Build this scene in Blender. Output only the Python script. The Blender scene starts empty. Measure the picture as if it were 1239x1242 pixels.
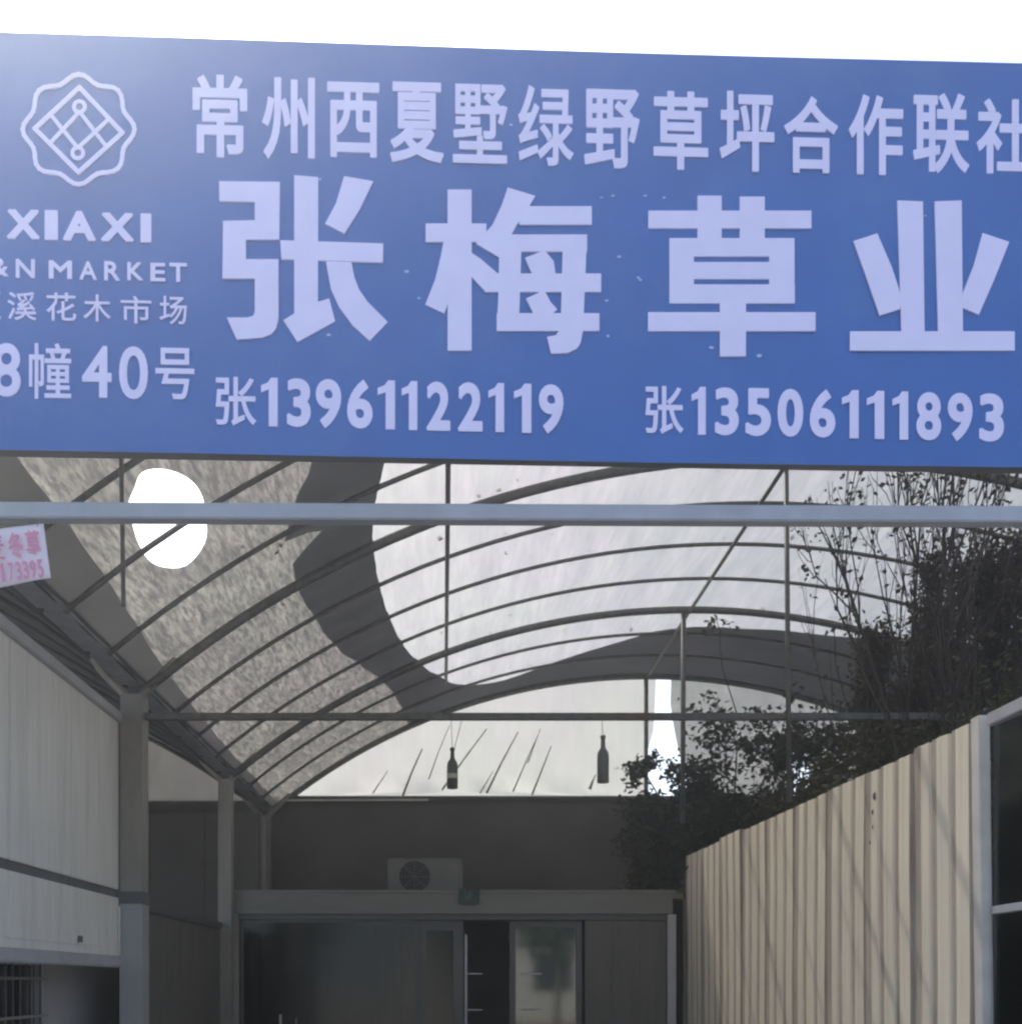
import bpy, bmesh, math, random
from mathutils import Vector, Matrix
from mathutils.geometry import delaunay_2d_cdt
random.seed(7)
S = bpy.context.scene
COL = S.collection
R_ = math.radians
HAZE = .008

# ------------------------------------------------------------------ camera
cd = bpy.data.cameras.new('camera')
cam = bpy.data.objects.new('camera', cd); COL.objects.link(cam)
cam.location = (0, 0, 1.6); cam.rotation_euler = (R_(90), 0, 0)
cd.sensor_fit = 'VERTICAL'; cd.sensor_height = 36; cd.sensor_width = 36
cd.lens = 1240 / 1242 * 36
cd.shift_x = 77.5 / 1242; cd.shift_y = 569 / 1242
cd.clip_start = 0.05; cd.clip_end = 600
cd.dof.use_dof = True; cd.dof.focus_distance = 4.3; cd.dof.aperture_fstop = 4.5
S.camera = cam

# ------------------------------------------------------------------ light
SUN_EL, SUN_AZ = 52, -32          # azimuth from +Y, negative = towards -X
w = bpy.data.worlds.new('World'); S.world = w; w.use_nodes = True
nt = w.node_tree; bg = nt.nodes['Background']
sky = nt.nodes.new('ShaderNodeTexSky'); sky.sky_type = 'NISHITA'; sky.sun_disc = False
sky.sun_elevation = R_(SUN_EL); sky.sun_rotation = R_(SUN_AZ)
sky.dust_density = 4.0; sky.air_density = 1.0; sky.ozone_density = 1.0
nt.links.new(sky.outputs[0], bg.inputs[0]); bg.inputs[1].default_value = 0.15
sl = bpy.data.lights.new('sun', 'SUN'); sl.energy = 3.5; sl.angle = R_(0.6); sl.color = (1, .95, .86)
so = bpy.data.objects.new('sun', sl); COL.objects.link(so)
az, el = R_(SUN_AZ), R_(SUN_EL)
sd = Vector((math.sin(az) * math.cos(el), math.cos(az) * math.cos(el), math.sin(el)))
so.rotation_euler = sd.to_track_quat('Z', 'Y').to_euler(); so.location = (-8, 12, 20)
S.view_settings.view_transform = 'Standard'; S.view_settings.look = 'None'
S.view_settings.exposure = 1.2; S.view_settings.gamma = 1
S.view_settings.use_curve_mapping = False
S.render.engine = 'CYCLES'; S.cycles.pixel_filter_type = 'BLACKMAN_HARRIS'; S.cycles.filter_width = 2.3
S.cycles.volume_bounces = 1
S.cycles.max_bounces = 10; S.cycles.diffuse_bounces = 6; S.cycles.transmission_bounces = 6
S.cycles.transparent_max_bounces = 12

# ------------------------------------------------------------------ helpers
def at(px, py, Y):
    return Vector(((px - 542) / 1240 * Y, Y, 1.6 + (1190 - py) / 1240 * Y))

class MB:
    def __init__(s): s.v = []; s.f = []
    def add(s, vs, fs):
        n = len(s.v); s.v += [tuple(v) for v in vs]; s.f += [tuple(i + n for i in f) for f in fs]
        return s
    def box(s, x0, x1, y0, y1, z0, z1):
        return s.add([(x, y, z) for z in (z0, z1) for y in (y0, y1) for x in (x0, x1)],
                     [(0, 2, 3, 1), (4, 5, 7, 6), (0, 1, 5, 4), (2, 6, 7, 3), (0, 4, 6, 2), (1, 3, 7, 5)])
    def bar(s, a, b, wd, h=None, up=(0, 0, 1)):
        a, b = Vector(a), Vector(b); d = (b - a).normalized(); up = Vector(up)
        if abs(d.dot(up)) > .98: up = Vector((0, 1, 0))
        r = d.cross(up).normalized(); u = r.cross(d); h = h or wd
        vs = [p + r * sx * wd / 2 + u * sy * h / 2 for p in (a, b) for sx, sy in ((-1, -1), (1, -1), (1, 1), (-1, 1))]
        return s.add(vs, [(3, 2, 1, 0), (4, 5, 6, 7), (0, 1, 5, 4), (1, 2, 6, 5), (2, 3, 7, 6), (3, 0, 4, 7)])
    def tube(s, pts, r, n=8, r1=None):
        pts = [Vector(p) for p in pts]; rings = []; m = len(pts)
        for i, p in enumerate(pts):
            d = (pts[min(i + 1, m - 1)] - pts[max(i - 1, 0)]).normalized()
            q = d.cross(Vector((0, 0, 1)) if abs(d.z) < .9 else Vector((0, 1, 0))).normalized(); u = q.cross(d)
            rr = r if r1 is None else r + (r1 - r) * i / (m - 1)
            rings.append([p + (q * math.cos(2 * math.pi * k / n) + u * math.sin(2 * math.pi * k / n)) * rr for k in range(n)])
        vs = [v for ring in rings for v in ring]; fs = []
        for i in range(m - 1):
            for k in range(n):
                fs.append((i * n + k, i * n + (k + 1) % n, (i + 1) * n + (k + 1) % n, (i + 1) * n + k))
        fs += [tuple(range(n))[::-1], tuple(range((m - 1) * n, m * n))]
        return s.add(vs, fs)
    def lathe(s, prof, c, n=16):
        vs = []; fs = []
        for r, z in prof:
            for k in range(n):
                a = 2 * math.pi * k / n; vs.append((c[0] + r * math.cos(a), c[1] + r * math.sin(a), c[2] + z))
        for i in range(len(prof) - 1):
            for k in range(n):
                fs.append((i * n + k, i * n + (k + 1) % n, (i + 1) * n + (k + 1) % n, (i + 1) * n + k))
        fs += [tuple(range(n))[::-1], tuple(range((len(prof) - 1) * n, len(prof) * n))]
        return s.add(vs, fs)
    def build(s, name, mat, parent=None, smooth=False, bevel=0):
        me = bpy.data.meshes.new(name); me.from_pydata(s.v, [], s.f)
        bm = bmesh.new(); bm.from_mesh(me)
        bmesh.ops.recalc_face_normals(bm, faces=bm.faces)
        if bevel: bmesh.ops.bevel(bm, geom=bm.edges, offset=bevel, segments=2, affect='EDGES', clamp_overlap=True)
        bm.to_mesh(me); bm.free()
        if smooth: me.shade_smooth()
        me.materials.append(mat)
        o = bpy.data.objects.new(name, me); COL.objects.link(o)
        if parent:
            o.parent = parent
        return o

def tag(o, label=None, cat=None, group=None, kind=None):
    if label: o['label'] = label
    if cat: o['category'] = cat
    if group: o['group'] = group
    if kind: o['kind'] = kind
    return o
def thing(name, label, cat, loc=(0, 0, 0), group=None):
    """Empty at the thing's base; parts are given in world coordinates and shifted."""
    o = bpy.data.objects.new(name, None); COL.objects.link(o); o.location = loc
    o.empty_display_size = .1
    return tag(o, label, cat, group)
def P(mb, name, mat, t, **k):
    """build a part whose vertices are in world space under thing t (and t's parents)"""
    off = Vector(t.location); q = t.parent
    while q: off += Vector(q.location); q = q.parent
    mb.v = [tuple(Vector(v) - off) for v in mb.v]
    return mb.build(name, mat, t, **k)

# ------------------------------------------------------------------ materials
def mat(name, col, rough=.6, metal=0, var=.12, scale=6, stretch=(1, 1, 1), bump=0, dirt=None, dirt_scale=2.5, dirt_amt=.5, spec=.5, bscale=None):
    m = bpy.data.materials.new(name); m.use_nodes = True; n = m.node_tree.nodes; l = m.node_tree.links
    b = n['Principled BSDF']; b.inputs['Roughness'].default_value = rough; b.inputs['Metallic'].default_value = metal
    b.inputs['Specular IOR Level'].default_value = spec
    tc = n.new('ShaderNodeTexCoord'); mp = n.new('ShaderNodeMapping'); mp.inputs['Scale'].default_value = stretch
    l.new(tc.outputs['Object'], mp.inputs[0])
    no = n.new('ShaderNodeTexNoise'); no.inputs['Scale'].default_value = scale; no.inputs['Detail'].default_value = 6
    l.new(mp.outputs[0], no.inputs[0])
    rp = n.new('ShaderNodeValToRGB'); l.new(no.outputs[0], rp.inputs[0])
    rp.color_ramp.elements[0].position = .3; rp.color_ramp.elements[1].position = .7
    rp.color_ramp.elements[0].color = (*[c * (1 - var) for c in col], 1)
    rp.color_ramp.elements[1].color = (*[min(1, c * (1 + var)) for c in col], 1)
    out = rp.outputs[0]
    if dirt:
        n2 = n.new('ShaderNodeTexNoise'); n2.inputs['Scale'].default_value = dirt_scale; n2.inputs['Detail'].default_value = 8
        n2.inputs['Roughness'].default_value = .65
        mp2 = n.new('ShaderNodeMapping'); mp2.inputs['Scale'].default_value = stretch; mp2.inputs['Location'].default_value = (3.1, 7.7, 1.3)
        l.new(tc.outputs['Object'], mp2.inputs[0]); l.new(mp2.outputs[0], n2.inputs[0])
        r2 = n.new('ShaderNodeValToRGB'); r2.color_ramp.elements[0].position = .5; r2.color_ramp.elements[1].position = .72
        r2.color_ramp.elements[0].color = (0, 0, 0, 1); r2.color_ramp.elements[1].color = (dirt_amt,) * 3 + (1,)
        l.new(n2.outputs[0], r2.inputs[0])
        mx = n.new('ShaderNodeMix'); mx.data_type = 'RGBA'
        l.new(r2.outputs[0], mx.inputs[0]); l.new(out, mx.inputs[6]); mx.inputs[7].default_value = (*dirt, 1); out = mx.outputs[2]
    l.new(out, b.inputs['Base Color'])
    if bump:
        bp = n.new('ShaderNodeBump'); bp.inputs['Strength'].default_value = bump; bp.inputs['Distance'].default_value = .01
        if bscale:
            n3 = n.new('ShaderNodeTexNoise'); n3.inputs['Scale'].default_value = bscale; n3.inputs['Detail'].default_value = 5
            l.new(tc.outputs['Object'], n3.inputs[0]); l.new(n3.outputs[0], bp.inputs['Height'])
        else: l.new(no.outputs[0], bp.inputs['Height'])
        l.new(bp.outputs[0], b.inputs['Normal'])
    return m

def sheet_mat(name, tcol, rcol, transp, tmix=.7, sc1=1.2, st1=(1, 6, 1), var=.25, fine=0, st2=(1, 1, 1), fscale=30, tint=0):
    """plastic film or net: reflects some light, scatters the rest through, and lets a little straight through its weave"""
    m = bpy.data.materials.new(name); m.use_nodes = True; n = m.node_tree.nodes; l = m.node_tree.links
    n.remove(n['Principled BSDF']); out = n['Material Output']
    tc = n.new('ShaderNodeTexCoord')
    def noise(scale, st, lo, hi, a, b, det=6):
        mp = n.new('ShaderNodeMapping'); mp.inputs['Scale'].default_value = st; l.new(tc.outputs['Object'], mp.inputs[0])
        no = n.new('ShaderNodeTexNoise'); no.inputs['Scale'].default_value = scale; no.inputs['Detail'].default_value = det; no.inputs['Roughness'].default_value = .68
        l.new(mp.outputs[0], no.inputs[0])
        r = n.new('ShaderNodeValToRGB'); e = r.color_ramp.elements
        e[0].position = lo; e[1].position = hi; e[0].color = (*a, 1); e[1].color = (*b, 1); l.new(no.outputs[0], r.inputs[0])
        return r.outputs[0]
    def mul(a, b):
        x = n.new('ShaderNodeMix'); x.data_type = 'RGBA'; x.blend_type = 'MULTIPLY'; x.inputs[0].default_value = 1
        l.new(a, x.inputs[6]); l.new(b, x.inputs[7]); return x.outputs[2]
    base = noise(sc1, st1, .3, .7, [c * (1 - var) for c in tcol], tcol)
    lo, hi = (.42, .58) if fine > .6 else (.35, .65)
    base = mul(base, noise(.9, (1, .7, 1), .35, .65, (.96, 1, .93), (1, .955, .985), 2))
    if fine:
        base = mul(base, noise(fscale, st2, lo, hi, (1 - fine,) * 3, (1, 1, 1), 8))
        base = mul(base, noise(fscale * .35, st2, .4, .7, (1 - fine * .6,) * 3, (1, 1, 1), 4))
    if tint: base = mul(base, noise(5, (1, 1, 1), .38, .62, (1 - .10 * tint, 1, 1 - .14 * tint), (1, 1 - .07 * tint, 1 - .03 * tint), 3))
    tr = n.new('ShaderNodeBsdfTranslucent'); l.new(base, tr.inputs[0])
    df = n.new('ShaderNodeBsdfDiffuse'); df.inputs[0].default_value = (*rcol, 1)
    m1 = n.new('ShaderNodeMixShader'); m1.inputs[0].default_value = tmix; l.new(df.outputs[0], m1.inputs[1]); l.new(tr.outputs[0], m1.inputs[2])
    tp = n.new('ShaderNodeBsdfTransparent')
    m2 = n.new('ShaderNodeMixShader'); m2.inputs[0].default_value = transp
    l.new(m1.outputs[0], m2.inputs[1]); l.new(tp.outputs[0], m2.inputs[2]); l.new(m2.outputs[0], out.inputs[0])
    return m

M = {}
M['blue'] = mat('blue_sign_vinyl', (.046, .138, .43), .38, var=.05, scale=3, dirt=(.12, .22, .45), dirt_amt=.25, bump=.05, bscale=5)
M['letter'] = mat('pale_letter_vinyl', (.72, .70, .98), .4, var=.03, scale=10)
M['fleck'] = mat('adhesive_residue', (.4, .5, .8), .6)
M['galv'] = mat('galvanised_steel', (.42, .43, .45), .42, metal=.55, var=.18, scale=14, bump=.05)
M['beam'] = mat('grey_painted_beam', (.40, .42, .47), .45, metal=.2, var=.08, scale=9, dirt=(.25, .22, .2), dirt_amt=.3)
M['pipe'] = mat('weathered_pipe', (.13, .13, .125), .5, metal=.4, var=.25, scale=20, dirt=(.12, .08, .05), dirt_amt=.5)
M['darkpipe'] = mat('dark_pipe', (.06, .06, .06), .7)
M['post2'] = mat('fresh_grey_post_paint', (.36, .37, .37), .45, var=.08, scale=5)
M['lower'] = mat('recessed_wall_render', (.42, .41, .41), .8, var=.08, scale=3)
M['post'] = mat('painted_steel_post', (.29, .275, .245), .5, var=.1, scale=5, stretch=(1, 1, .4), dirt=(.12, .1, .09), dirt_amt=.5)
M['film'] = sheet_mat('white_greenhouse_film', (.238, .222, .20), (.46, .45, .42), .18, .78, sc1=1.6, st1=(3.5, .5, .8), var=.36, fine=.26, st2=(9, .7, 3), fscale=3, tint=.4)
M['gable'] = sheet_mat('white_gable_film', (.258, .25, .238), (.46, .45, .42), .12, .85, sc1=1.5, st1=(3, 1, .8), var=.13, fine=.06, st2=(5, 1, .6), fscale=4)
M['gable_grey'] = sheet_mat('grey_gable_net', (.22, .225, .22), (.25, .25, .25), .06, .6, sc1=2, st1=(3, 1, 1), var=.3, fine=.2, fscale=18)
M['gable_dim'] = sheet_mat('dim_grey_gable_cloth', (.10, .10, .10), (.2, .2, .2), .0, .6, sc1=2, st1=(3, 1, 1), var=.3)
M['net'] = sheet_mat('dusty_grey_shade_net', (.218, .207, .186), (.2, .185, .16), .03, .62, sc1=2.4, st1=(2.6, .6, 2.2), var=.40, fine=.72, st2=(3.6, .6, 3.2), fscale=13, tint=.3)
M['black'] = sheet_mat('black_shade_net', (.028, .028, .030), (.05, .07, .07), .0, .5, sc1=1.6, st1=(1, 3, 1), var=.5)
M['band'] = sheet_mat('grey_edge_sheet', (.06, .06, .062), (.12, .12, .12), .0, .4, sc1=1.6, st1=(2, 1, 1), var=.4)
M['panel'] = mat('pale_sandwich_panel', (.80, .79, .74), .45, var=.05, scale=4, stretch=(6, 6, .5), dirt=(.50, .48, .45), dirt_amt=.4, dirt_scale=1.6, bump=.04)
M['trim'] = mat('panel_trim_metal', (.46, .46, .48), .4, var=.08, scale=6, dirt=(.25, .24, .24), dirt_amt=.4)
M['seam'] = mat('dark_panel_seam', (.13, .13, .13), .6)
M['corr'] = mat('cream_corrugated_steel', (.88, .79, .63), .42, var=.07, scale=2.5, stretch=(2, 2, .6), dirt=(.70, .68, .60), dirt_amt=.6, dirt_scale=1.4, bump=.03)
M['valley'] = mat('painted_shade_valley', (.44, .38, .31), .7, var=.2, scale=4, stretch=(2, 2, .6), dirt=(.5, .46, .38), dirt_amt=.4)  # darker brown that paints the shade of the grooves into their colour
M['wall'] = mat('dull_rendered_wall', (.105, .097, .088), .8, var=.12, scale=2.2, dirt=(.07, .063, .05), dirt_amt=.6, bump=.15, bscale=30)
M['part'] = mat('grey_partition_board', (.135, .128, .118), .7, var=.1, scale=3, stretch=(4, 4, .5), dirt=(.07, .068, .065), dirt_amt=.6)
M['header'] = mat('grey_aluminium_header', (.18, .175, .16), .42, metal=.1, var=.1, scale=3, stretch=(.5, 3, 3))
M['frame'] = mat('dark_bronze_frame', (.10, .10, .10), .4, var=.1)
M['room'] = mat('dim_room_wall', (.22, .20, .18), .8)
M['white'] = mat('off_white_enamel', (.16, .16, .155), .4, var=.05, dirt=(.12, .11, .1), dirt_amt=.5)
M['dark'] = mat('dark_plastic', (.03, .03, .03), .5)
M['post_and_light'] = mat('pale_post_and_light_strip', (.66, .63, .58), .4)
M['green'] = mat('exit_sign_green', (.02, .052, .043), .4)
M['greenpic'] = mat('exit_sign_symbol', (.09, .17, .145), .4)
M['paper'] = mat('white_flyer_paper', (.82, .74, .82), .7, var=.03)
M['pink'] = mat('magenta_flyer_ink', (.72, .28, .44), .7)
M['bottle'] = mat('dark_green_bottle_glass', (.09, .10, .075), .3)
M['bottle2'] = mat('dusty_grey_bottle', (.15, .15, .145), .3)
M['label'] = mat('faded_bottle_label', (.55, .53, .42), .6)
M['cord'] = mat('grey_cord', (.2, .2, .2), .8)
M['stake'] = mat('bamboo_cane', (.30, .27, .19), .7, var=.3, scale=12)
M['bark'] = mat('grey_brown_bark', (.09, .075, .06), .85, var=.3, scale=25)
M['twig'] = mat('dark_twig', (.035, .029, .026), .85, var=.3, scale=20)
def leafmat(name, c, t=.3):
    m = mat(name, c, .75, var=.35, scale=3, spec=.15); n = m.node_tree.nodes; l = m.node_tree.links
    b = n['Principled BSDF']; tr = n.new('ShaderNodeBsdfTranslucent'); tr.inputs[0].default_value = (c[0] * 1.2, c[1] * 1.3, c[2] * .6, 1)
    mx = n.new('ShaderNodeMixShader'); mx.inputs[0].default_value = t
    l.new(b.outputs[0], mx.inputs[1]); l.new(tr.outputs[0], mx.inputs[2]); l.new(mx.outputs[0], n['Material Output'].inputs[0]); return m
M['leaf'] = leafmat('dark_evergreen_leaf', (.052, .055, .038), .2)
M['leaf2'] = leafmat('dry_brown_leaf', (.06, .045, .036), .15)
M['leaf3'] = leafmat('roadside_tree_leaf', (.05, .085, .03), .25)
M['concrete'] = mat('grey_concrete', (.27, .265, .255), .85, var=.12, scale=1.5, dirt=(.22, .21, .2), dirt_amt=.6, dirt_scale=.6, bump=.2, bscale=25)
M['asphalt'] = mat('asphalt', (.06, .06, .06), .9, var=.2, scale=8, bump=.2, bscale=60)
M['kerb'] = mat('kerb_stone', (.4, .4, .38), .8)
M['soil'] = mat('ground_soil', (.17, .14, .10), .95, var=.3, scale=1, bump=.3, bscale=12)
M['render'] = mat('pale_building_render', (.30, .29, .27), .8, var=.06)
M['rooftile'] = mat('grey_roof_sheet', (.25, .27, .3), .6)
def glass(name, col, alpha, rough=.03):
    m = bpy.data.materials.new(name); m.use_nodes = True; n = m.node_tree.nodes; l = m.node_tree.links; n.remove(n['Principled BSDF'])
    g = n.new('ShaderNodeBsdfGlossy'); g.inputs['Roughness'].default_value = rough; g.inputs[0].default_value = (.9, .95, .95, 1)
    t = n.new('ShaderNodeBsdfTransparent'); t.inputs[0].default_value = (*col, 1)
    fr = n.new('ShaderNodeFresnel'); fr.inputs[0].default_value = 1.6
    ma = n.new('ShaderNodeMath'); ma.operation = 'MULTIPLY_ADD'; ma.inputs[1].default_value = 1.0; ma.inputs[2].default_value = alpha
    l.new(fr.outputs[0], ma.inputs[0])
    mx = n.new('ShaderNodeMixShader'); l.new(ma.outputs[0], mx.inputs[0]); l.new(t.outputs[0], mx.inputs[1]); l.new(g.outputs[0], mx.inputs[2])
    l.new(mx.outputs[0], n['Material Output'].inputs[0]); return m
M['glass'] = glass('dark_tinted_glass', (.35, .38, .37), .02)
M['glass2'] = glass('dusty_smoked_glass', (.26, .25, .24), .0, .12)
M['mirror'] = glass('reflective_film_glass', (.3, .32, .32), .13, .05)

# ------------------------------------------------------------------ vault geometry (barrel roof over the passage)
RV, XM, ZA, GX, ZG = 6.32, 2.14, 4.92, -1.90, 3.46
def vz(x, r=RV, xm=XM): return ZA - RV + math.sqrt(max(0, r * r - (x - xm) ** 2))
YH = [3.76 + .66 * i for i in range(12)]     # hoop positions, the fifth, ninth... are the heavy ones
Y0, Y1 = YH[0] - .02, YH[-1] + .03

# ------------------------------------------------------------------ ground and road
g = MB(); g.add([(-300, -300, 0), (300, -300, 0), (300, 300, 0), (-300, 300, 0)], [(0, 1, 2, 3)])
tag(g.build('ground', M['soil']), kind='structure')
g = MB(); g.add([(-14, -6, .02), (14, -6, .02), (14, 14, .02), (-14, 14, .02)], [(0, 1, 2, 3)])
tag(g.build('concrete_yard', M['concrete']), kind='structure')
g = MB(); g.add([(-120, -14, .012), (120, -14, .012), (120, -6.3, .012), (-120, -6.3, .012)], [(0, 1, 2, 3)])
tag(g.build('road', M['asphalt']), kind='structure')
tag(MB().box(-120, 120, -6.3, -6.0, 0, .13).build('kerb', M['kerb']), kind='structure')

# ------------------------------------------------------------------ sign
SL, SR = Vector((-1.547, 3.54, 0)), Vector((2.057, 3.66, 0))
SU = (SR - SL).normalized(); SN = Vector((SU.y, -SU.x, 0))        # SN points to the camera
def s2(px, py):
    """photo position -> (metres along the board, height) on the board's plane"""
    d = Vector(((px - 542) / 1240, 1, (1190 - py) / 1240))
    t = SL.dot(SN) / Vector((d.x, d.y, 0)).dot(SN); p = d * t
    return ((Vector((p.x, p.y, 0)) - SL).dot(SU), 1.6 + p.z)
def on_board(s, z, out): return SL + SU * s + SN * out + Vector((0, 0, z))

sign = thing('shop_sign', 'wide blue shop sign with pale lettering above the passage entrance', 'sign', (.25, 3.6, 3.43))
ZB, ZT, s_a, s_b = 3.437, 4.884, -.62, 4.55
mb = MB()
def slab(mb, s0, s1, z0, z1, o0, o1):
    vs = [on_board(s, z, o) for z in (z0, z1) for o in (o0, o1) for s in (s0, s1)]
    return mb.add(vs, [(0, 2, 3, 1), (4, 5, 7, 6), (0, 1, 5, 4), (2, 6, 7, 3), (0, 4, 6, 2), (1, 3, 7, 5)])
# the face: a stretched banner with very slight waves
nx, nz = 60, 16; vs = []; fs = []
for j in range(nz + 1):
    for i in range(nx + 1):
        s = s_a + (s_b - s_a) * i / nx; z = ZB + (ZT - ZB) * j / nz
        wv = .0012 * math.sin(s * 5.2 + z * 2) + .0009 * math.sin(s * 2.1 - z * 7)
        e = 0 if i in (0, nx) or j in (0, nz) else wv
        vs.append(on_board(s, z + (.003 * math.sin(s * 1.7 + 1) if j in (0, nz) else 0), .0 + e))
for j in range(nz):
    for i in range(nx):
        a = j * (nx + 1) + i; fs.append((a, a + 1, a + nx + 2, a + nx + 1))
mb.add(vs, fs); P(mb, 'banner_face', M['blue'], sign, smooth=True)
mb = MB(); slab(mb, s_a, s_b, ZB + .004, ZT - .004, -.05, -.004); P(mb, 'backing_board', M['frame'], sign)

def poly_mesh(polys2d, thick, out, name, material, parent, conv):
    """union of flat outlines -> thin raised shape"""
    verts = []; edges = []; faces = []
    for poly in polys2d:
        n0 = len(verts); verts += [Vector(conv(*p)) for p in poly]
        area = sum(verts[n0 + i].x * verts[n0 + (i + 1) % len(poly)].y - verts[n0 + (i + 1) % len(poly)].x * verts[n0 + i].y for i in range(len(poly)))
        idx = list(range(n0, n0 + len(poly))); faces.append(idx if area > 0 else idx[::-1])
    r = delaunay_2d_cdt(verts, [], faces, 0, 1e-6, True)
    v2, tris, of = r[0], r[2], r[5]
    keep = [t for t, o in zip(tris, of) if o]
    return raise_flat(v2, keep, thick, out, name, material, parent)
def raise_flat(v2, tris, thick, out, name, material, parent, tr=on_board):
    cnt = {}
    for t in tris:
        for i in range(len(t)):
            a, b = t[i], t[(i + 1) % len(t)]; cnt[(a, b)] = cnt.get((a, b), 0) + 1
    n = len(v2); vs = [tr(v[0], v[1], out) for v in v2] + [tr(v[0], v[1], out - thick) for v in v2]
    fs = [tuple(t) for t in tris]
    for (a, b) in cnt:
        if (b, a) not in cnt: fs.append((a, b, b + n, a + n))
    used = sorted({i for f in fs for i in f}); mp = {k: i for i, k in enumerate(used)}
    mb = MB(); mb.add([vs[k] for k in used], [tuple(mp[i] for i in f) for f in fs])
    return P(mb, name, material, parent)

_glyph = {}
def glyph(ch, weight):
    k = (ch, weight)
    if k in _glyph: return _glyph[k]
    cu = bpy.data.curves.new('tmp', 'FONT'); cu.body = ch; cu.size = 1; cu.offset = 0
    cu.resolution_u = 6; cu.fill_mode = 'FRONT'
    ob = bpy.data.objects.new('tmp', cu); COL.objects.link(ob)
    dg = bpy.context.evaluated_depsgraph_get(); me = ob.evaluated_get(dg).to_mesh()
    v = [(p.co.x, p.co.y) for p in me.vertices]; f = [tuple(p.vertices) for p in me.polygons]
    # make every face face the same way
    ff = []
    for t in f:
        a = sum(v[t[i]][0] * v[t[(i + 1) % len(t)]][1] - v[t[(i + 1) % len(t)]][0] * v[t[i]][1] for i in range(len(t)))
        ff.append(t if a > 0 else t[::-1])
    ob.evaluated_get(dg).to_mesh_clear()
    bpy.data.objects.remove(ob); bpy.data.curves.remove(cu)
    # weld duplicates
    ids = {}; remap = []; nv = []
    for p in v:
        q = (round(p[0], 5), round(p[1], 5))
        if q not in ids: ids[q] = len(nv); nv.append(p)
        remap.append(ids[q])
    ff = [tuple(remap[i] for i in t) for t in ff]; ff = [t for t in ff if len(set(t)) == len(t)]
    if weight:
        # embolden: widen every outline edge and merge everything into one shape
        cnt = {(t[i], t[(i + 1) % len(t)]) for t in ff for i in range(len(t))}
        segs = [(nv[a], nv[b_]) for a, b_ in cnt if (b_, a) not in cnt and math.dist(nv[a], nv[b_]) > 1e-5]
        V = [Vector(p) for p in nv]; E_ = [(a, b_) for a, b_ in cnt if (b_, a) not in cnt and math.dist(nv[a], nv[b_]) > 1e-5]; recs = []
        for a, b_ in segs:
            A_, B_ = Vector(a), Vector(b_); d = (B_ - A_); ln = d.length; d.normalize(); q = Vector((-d.y, d.x)) * weight; e = d * weight * .7; n0 = len(V)
            V += [A_ - e - q, B_ + e - q, B_ + e + q, A_ - e + q]; E_ += [(n0 + i, n0 + (i + 1) % 4) for i in range(4)]
            recs.append((A_.x, A_.y, d.x, d.y, -weight * .7, ln + weight * .7))
        rr = delaunay_2d_cdt(V, E_, [], 0, 1e-5, False); keep = []
        for t in rr[2]:
            cx_ = sum(rr[0][i].x for i in t) / 3; cy_ = sum(rr[0][i].y for i in t) / 3; ok = False
            for ax, ay, dx, dy, l0, l1 in recs:
                u = (cx_ - ax) * dx + (cy_ - ay) * dy
                if l0 < u < l1 and abs((cy_ - ay) * dx - (cx_ - ax) * dy) < weight: ok = True; break
            if not ok:
                c_ = False
                for (x0_, y0_), (x1_, y1_) in segs:
                    if (y0_ > cy_) != (y1_ > cy_) and cx_ < (x1_ - x0_) * (cy_ - y0_) / (y1_ - y0_) + x0_: c_ = not c_
                ok = c_
            if ok: keep.append(tuple(t))
        used = sorted({i for t in keep for i in t}); mp_ = {i: j for j, i in enumerate(used)}
        nv = [(rr[0][i].x, rr[0][i].y) for i in used]; ff = [tuple(mp_[i] for i in t) for t in keep]
    _glyph[k] = (nv, ff); return _glyph[k]

def char(ch, x0, x1, y0, y1, weight=.012, parent=None, m='letter', name='character', out=.005):
    if ch == '1':      # plain condensed one with a slanting flag
        v = [(.46, 0), (1, 0), (1, 1), (.60, 1), (.40, .90), (0, .84), (0, .70), (.46, .76)]; f = [tuple(range(8))]
    else: v, f = glyph(ch, weight)
    if not v: return
    a, b = s2((x0 + x1) / 2, y1); _, t = s2((x0 + x1) / 2, y0)
    sa = s2(x0, y0)[0]; sb = s2(x1, y0)[0]
    mx0, mx1 = min(p[0] for p in v), max(p[0] for p in v); my0, my1 = min(p[1] for p in v), max(p[1] for p in v)
    vv = [(sa + (p[0] - mx0) / max(1e-4, mx1 - mx0) * (sb - sa), b + (p[1] - my0) / max(1e-4, my1 - my0) * (t - b)) for p in v]
    return raise_flat(vv, f, .004, out, name, M[m], parent or sign)

W1 = .022
for ch, x0, x1, y0, y1 in [('常', 234, 300, 92, 192), ('州', 318, 382, 95, 194), ('西', 397, 460, 101, 192), ('夏', 473, 538, 101, 198),
        ('墅', 549, 615, 103, 199), ('绿', 628, 695, 105, 202), ('野', 708, 775, 109, 205), ('草', 792, 858, 112, 207), ('坪', 872, 938, 112, 209),
        ('合', 950, 1015, 118, 211), ('作', 1028, 1094, 116, 213), ('联', 1106, 1174, 114, 211), ('社', 1183, 1250, 121, 212)]:
    char(ch, x0, x1, y0, y1, W1 if ch not in '墅绿' else .015)
for ch, x0, x1, y0, y1 in [('张', 262, 311, 458, 517)]: char(ch, x0, x1, y0, y1, .014)
DG = .034
xs = [(317, 337), (348, 377), (383, 414), (421, 452), (458, 479), (487, 506), (517, 546), (555, 585), (592, 611), (623, 644), (653, 683)]
for i, (ch, (x0, x1)) in enumerate(zip('13961122119', xs)): char(ch, x0, x1, 459 + .8 * i, 518 + .85 * i, DG)
char('张', 782, 828, 469, 527, .014)
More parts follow.
